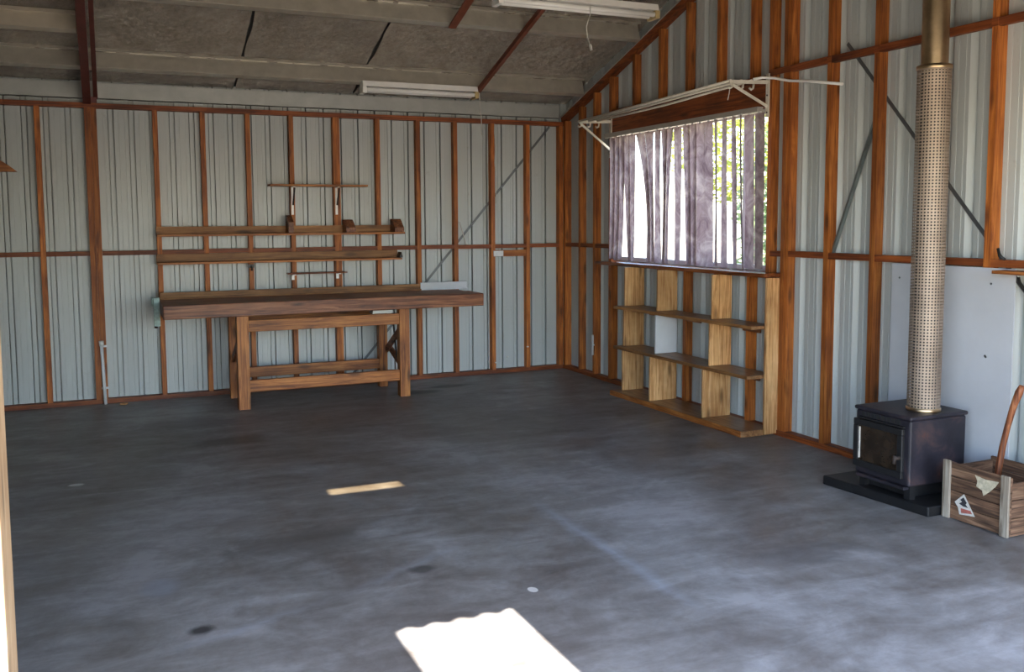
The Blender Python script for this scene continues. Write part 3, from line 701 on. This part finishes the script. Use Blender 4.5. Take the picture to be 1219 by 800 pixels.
for k, rows in enumerate(SL):
    mb = MB(); N = 14; vs = []
    rnd = random.Random(k)
    zt, zm, zb = 2.160, 1.62, 1.112+rnd.uniform(-.006, .01)
    for i in range(N+1):
        tt = i/N; z = zt+(zb-zt)*tt
        u = (z-zb)/(zt-zb)
        # quadratic through top (u=1), middle (.5), bottom (0)
        l1 = 2*u*u-u; l2 = 4*u-4*u*u; l3 = 2*u*u-3*u+1
        q = [l1*rows[0][c]+l2*rows[1][c]+l3*rows[2][c] for c in range(4)]
        for j in range(5):
            f = j/4; cur = .007*math.sin(math.pi*f)
            vs.append((q[0]+(q[2]-q[0])*f-cur, q[1]+(q[3]-q[1])*f, z))
    fs = [(i*5+j, i*5+j+1, (i+1)*5+j+1, (i+1)*5+j) for i in range(N) for j in range(4)]
    mb.add(vs, fs, True)
    sl = build('slat', mb, 'fabric', bl)
    cx = (rows[0][0]+rows[0][2])/2; cy = (rows[0][1]+rows[0][3])/2
    build('hanger', B(cx-.006, cx+.006, cy-.010, cy+.010, 2.150, 2.172), 'white_plastic', sl)

ai = empty('clothes_airer', (-.15, -1.95, 2.0), label='white folding wall clothes airer above the window blind', category='clothes airer')
for y, z0, z1, zr in ((-.925, 2.0, 2.36, 2.30), (-2.99, 2.135, 2.42, 2.352)):
    a = build('wall_bracket', MB().box(-.016, -.007, y-.015, y+.015, z0, z1), 'cream_enamel', ai)
    build('arm', MB().bar((-.016, y, zr+.012), (-.325, y, zr-.002), .024, .010, (0,0,1)), 'cream_enamel', ai)
    build('brace', MB().bar((-.016, y, z0+.07), (-.315, y, zr-.012), .018, .008, (0,0,1)), 'cream_enamel', ai)
    for xx in (-.302, -.215, -.130):
        build('hook', MB().tube([(xx, y, zr-.008), (xx-.004, y, zr-.035), (xx-.02, y, zr-.044), (xx-.034, y, zr-.034)], .008, 6), 'cream_enamel', ai)
    for zz in (z0+.03, (z0+z1)/2, z1-.03): build('screw', MB().tube([(-.016, y, zz), (-.019, y, zz)], .006, 8), 'black_steel', a)
for xx, dz in ((-.318, 0), (-.232, .004), (-.150, .008)):
    build('rail', MB().tube([(xx, -.90, 2.305+dz), (xx, -1.95, 2.330+dz-(.012 if xx > -.2 else 0)), (xx, -2.995, 2.358+dz)], .0095, 8), 'cream_enamel', ai)
build('loose_string', MB().tube([(-.31, -2.98, 2.33), (-.312, -2.972, 2.28), (-.318, -2.965, 2.235)], .003, 5), 'cord', ai)
rod = [(-.15, -3.012, 2.372), (-.09, -3.03, 2.384), (-.04, -3.09, 2.374), (-.022, -3.21, 2.342), (-.02, -3.40, 2.312), (-.02, -3.674, 2.257)]
build('curved_rod', MB().tube(rod, .009, 8), 'white_enamel', label='thin white curved rod sticking out sideways from the clothes airer bracket', category='rod')

# ================================================================== PINE SHELF UNIT UNDER THE WINDOW
su = empty('shelf_unit', (-.12, -2.25, 0), label='open pine pigeonhole shelf unit standing under the window', category='shelf unit')
build('base_board', MB().prism([(-.285, -1.405, .0), (-.006, -1.405, .0), (-.006, -3.10, .0), (-.225, -3.10, .0), (-.265, -3.09, .0)], (0,0,.042)), wood('pinetop', 'y'), su, bevel=.003)
build('edge_strip', MB().bar((-.287, -1.407, .021), (-.268, -3.09, .021), .040, .006, (0,0,1)), wood('bench', 'y'), su)
for zt_, xr in ((.745, -.197), (.412, -.228)):
    sh = build('shelf_board', MB().prism([(-.252, -1.40, zt_-.024), (-.006, -1.40, zt_-.024), (-.006, -3.098, zt_-.024), (xr, -3.098, zt_-.024)], (0,0,.024)), wood('pinetop', 'y'), su, bevel=.002)
    build('edge_strip', MB().bar((-.254, -1.40, zt_-.012), (xr-.002, -3.098, zt_-.012), .022, .004, (0,0,1)), wood('shelfwood', 'y'), sh)
def div(y, x0, z0, z1, kind='pine', mat=None, t=.018):
    build('divider', B(x0, -.006, y-t/2, y+t/2, z0, z1), mat or wood(kind, 'z'), su, bevel=.002)
Z1, Z2, Z3 = .043, .413, .746
div(-1.466, -.21, Z1, Z2-.026); div(-1.946, -.252, Z1, Z2-.026); div(-2.625, -.246, Z1, Z2-.026)
div(-1.466, -.20, Z2, Z3-.026); div(-1.946, -.203, Z2, Z3-.026, mat=M['white_board']); div(-2.625, -.19, Z2, Z3-.026)
div(-1.466, -.19, Z3, 1.064); div(-1.946, -.187, Z3, 1.064); div(-2.625, -.172, Z3, 1.064)
build('end_panel', B(-.100, .060, -3.127, -3.108, .012, 1.064), wood('pine', 'z'), su, bevel=.002)
# brackets under shelves
for y in (-1.60, -2.12, -2.80):
    for zt_ in (.72, .387):
        build('support_cleat', B(-.022, -.006, y-.16, y+.02, zt_-.045, zt_-.001), wood('oldtop', 'y'), su)

# ================================================================== STOVE, HEARTH, FLUE
he = MB().prism([(-.545, -4.15, 0), (-.05, -4.15, 0), (-.05, -4.802, 0), (-.49, -4.802, 0)], (0,0,.05))
build('hearth_slab', he, 'hearth', label='low black hearth slab under the wood stove', category='hearth', bevel=.008)
st = empty('wood_stove', (-.31, -4.51, .05), label='small black cast iron wood stove with glass door and rust marks', category='stove')
SY0_, SY1_, SX0, SX1 = -4.69, -4.335, -.50, -.115
build('body', B(SX0, SX1, SY0_, SY1_, .118, .452), 'stove', st, bevel=.012)
build('top_plate', B(SX0-.008, SX1+.006, SY0_-.008, SY1_+.008, .453, .474), 'stove', st, bevel=.010)
build('pedestal', B(SX0+.06, SX1-.02, SY0_+.04, SY1_-.04, .05, .117), 'black_steel', st, bevel=.006)
build('ash_lip', B(SX0-.012, SX0+.04, SY0_+.02, SY1_-.02, .100, .117), 'stove', st, bevel=.004)
dr = build('door', MB().box(SX0-.022, SX0-.001, SY0_+.03, SY1_-.004, .155, .19).box(SX0-.022, SX0-.001, SY0_+.03, SY1_-.004, .375, .408)
           .box(SX0-.022, SX0-.001, SY0_+.03, SY0_+.062, .19, .375).box(SX0-.022, SX0-.001, SY1_-.036, SY1_-.004, .19, .375), 'black_steel', st, bevel=.005)
build('glass', B(SX0-.010, SX0-.004, SY0_+.060, SY1_-.034, .188, .377), 'stove_glass', dr)
build('gasket', B(SX0-.016, SX0-.010, SY1_-.043, SY1_-.037, .200, .365), 'paper', dr)
build('handle', MB().tube([(SX0-.02, SY0_+.042, .262), (SX0-.055, SY0_+.044, .262)], .010, 8).tube([(SX0-.05, SY0_+.044, .275), (SX0-.055, SY0_+.046, .235)], .009, 8), 'rust_iron', dr)
for k in range(8):
    y = SY0_+.06+k*.033; build('vent_slot', B(SX0-.005, SX0-.0008, y, y+.022, .425, .447), 'dark', st)
build('vent_bar', B(SX0-.016, SX0-.001, SY0_+.03, SY1_-.03, .412, .421), 'black_steel', st, bevel=.003)
for y in (SY0_+.03, SY1_-.03):
    for x in (SX0+.04, SX1-.04): build('foot', B(x-.018, x+.018, y-.018, y+.018, .05, .118), 'black_steel', st)

FX, FY = -.300, -4.585
fe = empty('stove_flue', (FX, FY, .475), label='tall stainless flue in a perforated heat shield rising from the stove', category='flue')
build('shield', MB().lathe(FX, FY, [(FLUE_R, .482), (FLUE_R, 2.195)], 48), 'shield', fe)
build('shield_ring', MB().lathe(FX, FY, [(FLUE_R+.003, .475), (FLUE_R+.004, .478), (FLUE_R+.004, .490), (FLUE_R, .492)], 48), 'pipe', fe)
build('shield_ring', MB().lathe(FX, FY, [(FLUE_R+.001, 2.185), (FLUE_R+.004, 2.188), (FLUE_R+.004, 2.205), (FLUE_R-.004, 2.208), (.064, 2.200)], 48), 'pipe', fe)
build('flue_pipe', MB().lathe(FX, FY, [(.063, 2.18), (.063, roofz(FY, FOIL+.25))], 48), 'pipe', fe)
build('inner_pipe', MB().lathe(FX, FY, [(.060, .475), (.060, 2.185)], 48), 'black_steel', fe)  # same flue, coloured black for the shade seen through the shield's holes
cb = MB().prism([(-.012, -4.085, .0), (-.012, -4.85, .0), (-.012, -4.85, 1.2), (-.012, -4.085, 1.2)], (.008, 0, 0))
hb = empty('heat_board', (-.01, -4.47, 0), label='white cement sheet panel fixed behind the wood stove', category='panel')
build('sheet', cb, 'cement_board', hb)
for y, z in ((-4.72, 1.12), (-4.70, .75), (-4.705, .745), (-4.14, 1.12)): build('screw', MB().tube([(-.013, y, z), (-.0145, y, z)], .006, 8), 'strap', hb)

# ================================================================== CRATE WITH HANDLE
cr = empty('wooden_crate', (-.235, -4.985, 0), label='weathered wooden crate with torn paper labels beside the stove', category='crate')
CX0, CX1, CY0, CY1, CZ = -.40, -.075, -5.165, -4.815, .282
tk = .014
for k in range(4):                                   # front planks (towards the room) and back
    z0 = .004+k*.069; z1 = z0+.066
    build('plank', B(CX0, CX0+tk, CY0, CY1, z0, z1), wood('crate', 'y'), cr, bevel=.003)
    build('plank', B(CX1-tk, CX1, CY0, CY1, z0, z1-(.0 if k < 3 else .01)), wood('crate', 'y'), cr, bevel=.003)
for k, (z0, z1) in enumerate(((.004, .085), (.089, .17), (.174, .25))):
    build('side_slat', B(CX0+tk, CX1-tk, CY0, CY0+tk, z0, z1), wood('crate', 'x'), cr, bevel=.003)
    build('side_slat', B(CX0+tk, CX1-tk, CY1-tk, CY1, z0, z1), wood('crate', 'x'), cr, bevel=.003)
build('bottom_board', B(CX0+tk, CX1-tk, CY0+tk, CY1-tk, .004, .016), wood('crate', 'y'), cr)
for y0, y1 in ((CY1-.038, CY1+.002), (CY0-.002, CY0+.040)):
    build('corner_cleat', B(CX0-.014, CX0-.0005, y0, y1, .002, CZ+.004), wood('cleat', 'z'), cr, bevel=.003)
for y0, y1 in ((CY1-.04, CY1), (CY0, CY0+.04)): build('corner_post', B(CX0+tk, CX0+tk+.02, max(y0, CY0+tk), min(y1, CY1-tk), .016, CZ-.01), wood('crate', 'z'), cr)
lab = lambda pts, m, n='paper_label', dx=0.: build(n, MB().prism([(CX0-.0012-dx, y, z) for y, z in pts], (-.0008, 0, 0)), m, cr)
lab([(-4.927, .140), (-4.877, .090), (-4.895, .068), (-4.905, .036), (-4.990, .048)], 'paper', 'paper_label')
lab([(-4.925, .124), (-4.908, .108), (-4.918, .100), (-4.902, .088), (-4.925, .080), (-4.952, .080), (-4.938, .092), (-4.944, .102)], 'ink', 'label_print', .001)
lab([(-4.912, .068), (-4.965, .070), (-4.975, .056), (-4.915, .046)], 'ink_red', 'label_print', .001)
lab([(-4.982, .248), (-5.040, .240), (-5.108, .246), (-5.090, .218), (-5.064, .190), (-5.030, .160), (-5.023, .184), (-4.991, .196), (-4.996, .222)], 'paper_y')
build('rubble', MB().prism([(CX0+tk, CY0+tk, .016), (CX1-tk, CY0+tk, .016), (CX1-tk, CY1-tk, .016), (CX0+tk, CY1-tk, .016)], (0,0,.13)), 'ash', cr)
hd = empty('axe_handle', (-.25, -4.99, .15), label='worn wooden axe handle sticking up out of the crate', category='handle')
path = [(-.26, -4.98, .1465), (-.255, -4.99, .27), (-.252, -5.005, .38), (-.25, -5.025, .48), (-.248, -5.05, .58), (-.245, -5.072, .645), (-.244, -5.084, .675)]
build('shaft', MB().tube(path, [.016, .0155, .014, .0135, .015, .0175, .012], 12), wood('oldtop', 'z'), hd)
for dy_, lab_ in ((.05, 'dark split stick lying in the wooden crate against its rear planks'),):
    build('kindling', MB().bar((-.115, -4.86, .160), (-.115, -5.10, .160), .026, .026, (0,0,1)), wood('crate', 'y'), label=lab_, category='kindling')

# side shelf on the gable wall past the stove
ws = empty('side_shelf', (-.06, -5.1, 1.15), label='small brown timber shelf fixed to the gable wall past the stove', category='shelf')
build('shelf_board', MB().prism([(-.115, -4.80, 1.178), (-.0125, -4.80, 1.178), (-.0125, -5.42, 1.178), (-.18, -5.42, 1.178)], (0,0,.016)), wood('bench', 'y'), ws, bevel=.002)
build('bracket', MB().box(-.0125, -.001, -5.072, -5.036, 1.05, 1.194).box(-.09, -.012, -5.05, -5.04, 1.165, 1.177), 'black_steel', ws)
build('black_cable', MB().tube([(-.008, -4.865, 1.160), (-.009, -4.875, 1.13), (-.010, -4.90, 1.10), (-.010, -4.95, 1.06), (-.010, -5.02, 1.04)], .007, 6), 'cable', label='black cable looping under the small side shelf', category='cable')
build('black_cable', MB().tube([(-.006, -4.745, 1.30), (-.006, -4.755, 1.262), (-.006, -4.785, 1.245)], .007, 6), 'cable', label='short black cable end above the rail past the flue', category='cable')

# ================================================================== OUTSIDE THE WINDOW
def tree(x, y, h, r, n, mat, label, cz=None, seed=0):
    rnd = random.Random(seed); e = empty('tree', (x, y, -.03), label=label, category='tree', group='trees outside the window')
    build('trunk', MB().tube([(x, y, -.04), (x+.05, y+.03, h*.4), (x-.04, y, h*.75)], [.09, .07, .04], 8), 'bark', e)
    mb = MB(); cz = cz or h*.65
    for _ in range(n):
        while True:
            p = Vector((rnd.uniform(-1, 1), rnd.uniform(-1, 1), rnd.uniform(-1, 1)))
            if .25 < p.length < 1: break
        c = Vector((x+p.x*r, y+p.y*r, cz+p.z*(h-cz)))
        a = Vector((rnd.gauss(0, 1), rnd.gauss(0, 1), rnd.gauss(0, 1))).normalized(); b2 = a.orthogonal().normalized(); s_ = rnd.uniform(.05, .09)
        mb.add([c-a*s_, c+b2*s_*.4, c+a*s_, c-b2*s_*.4], [(0,1,2,3)])
    build('foliage', mb, mat, e, kind='stuff')
tree(3.2, 1.2, 3.4, 1.1, 2600, 'leaf_y', 'yellow green leafy tree outside the window', 2.5, 1)
tree(2.2, -1.05, 3.2, .8, 2600, 'leaf_g', 'grey green leafy tree close outside the window', 1.6, 2)
tree(6.5, 3.6, 3.6, 1.4, 2200, 'leaf_g', 'distant grey green tree beyond the window', 1.9, 3)
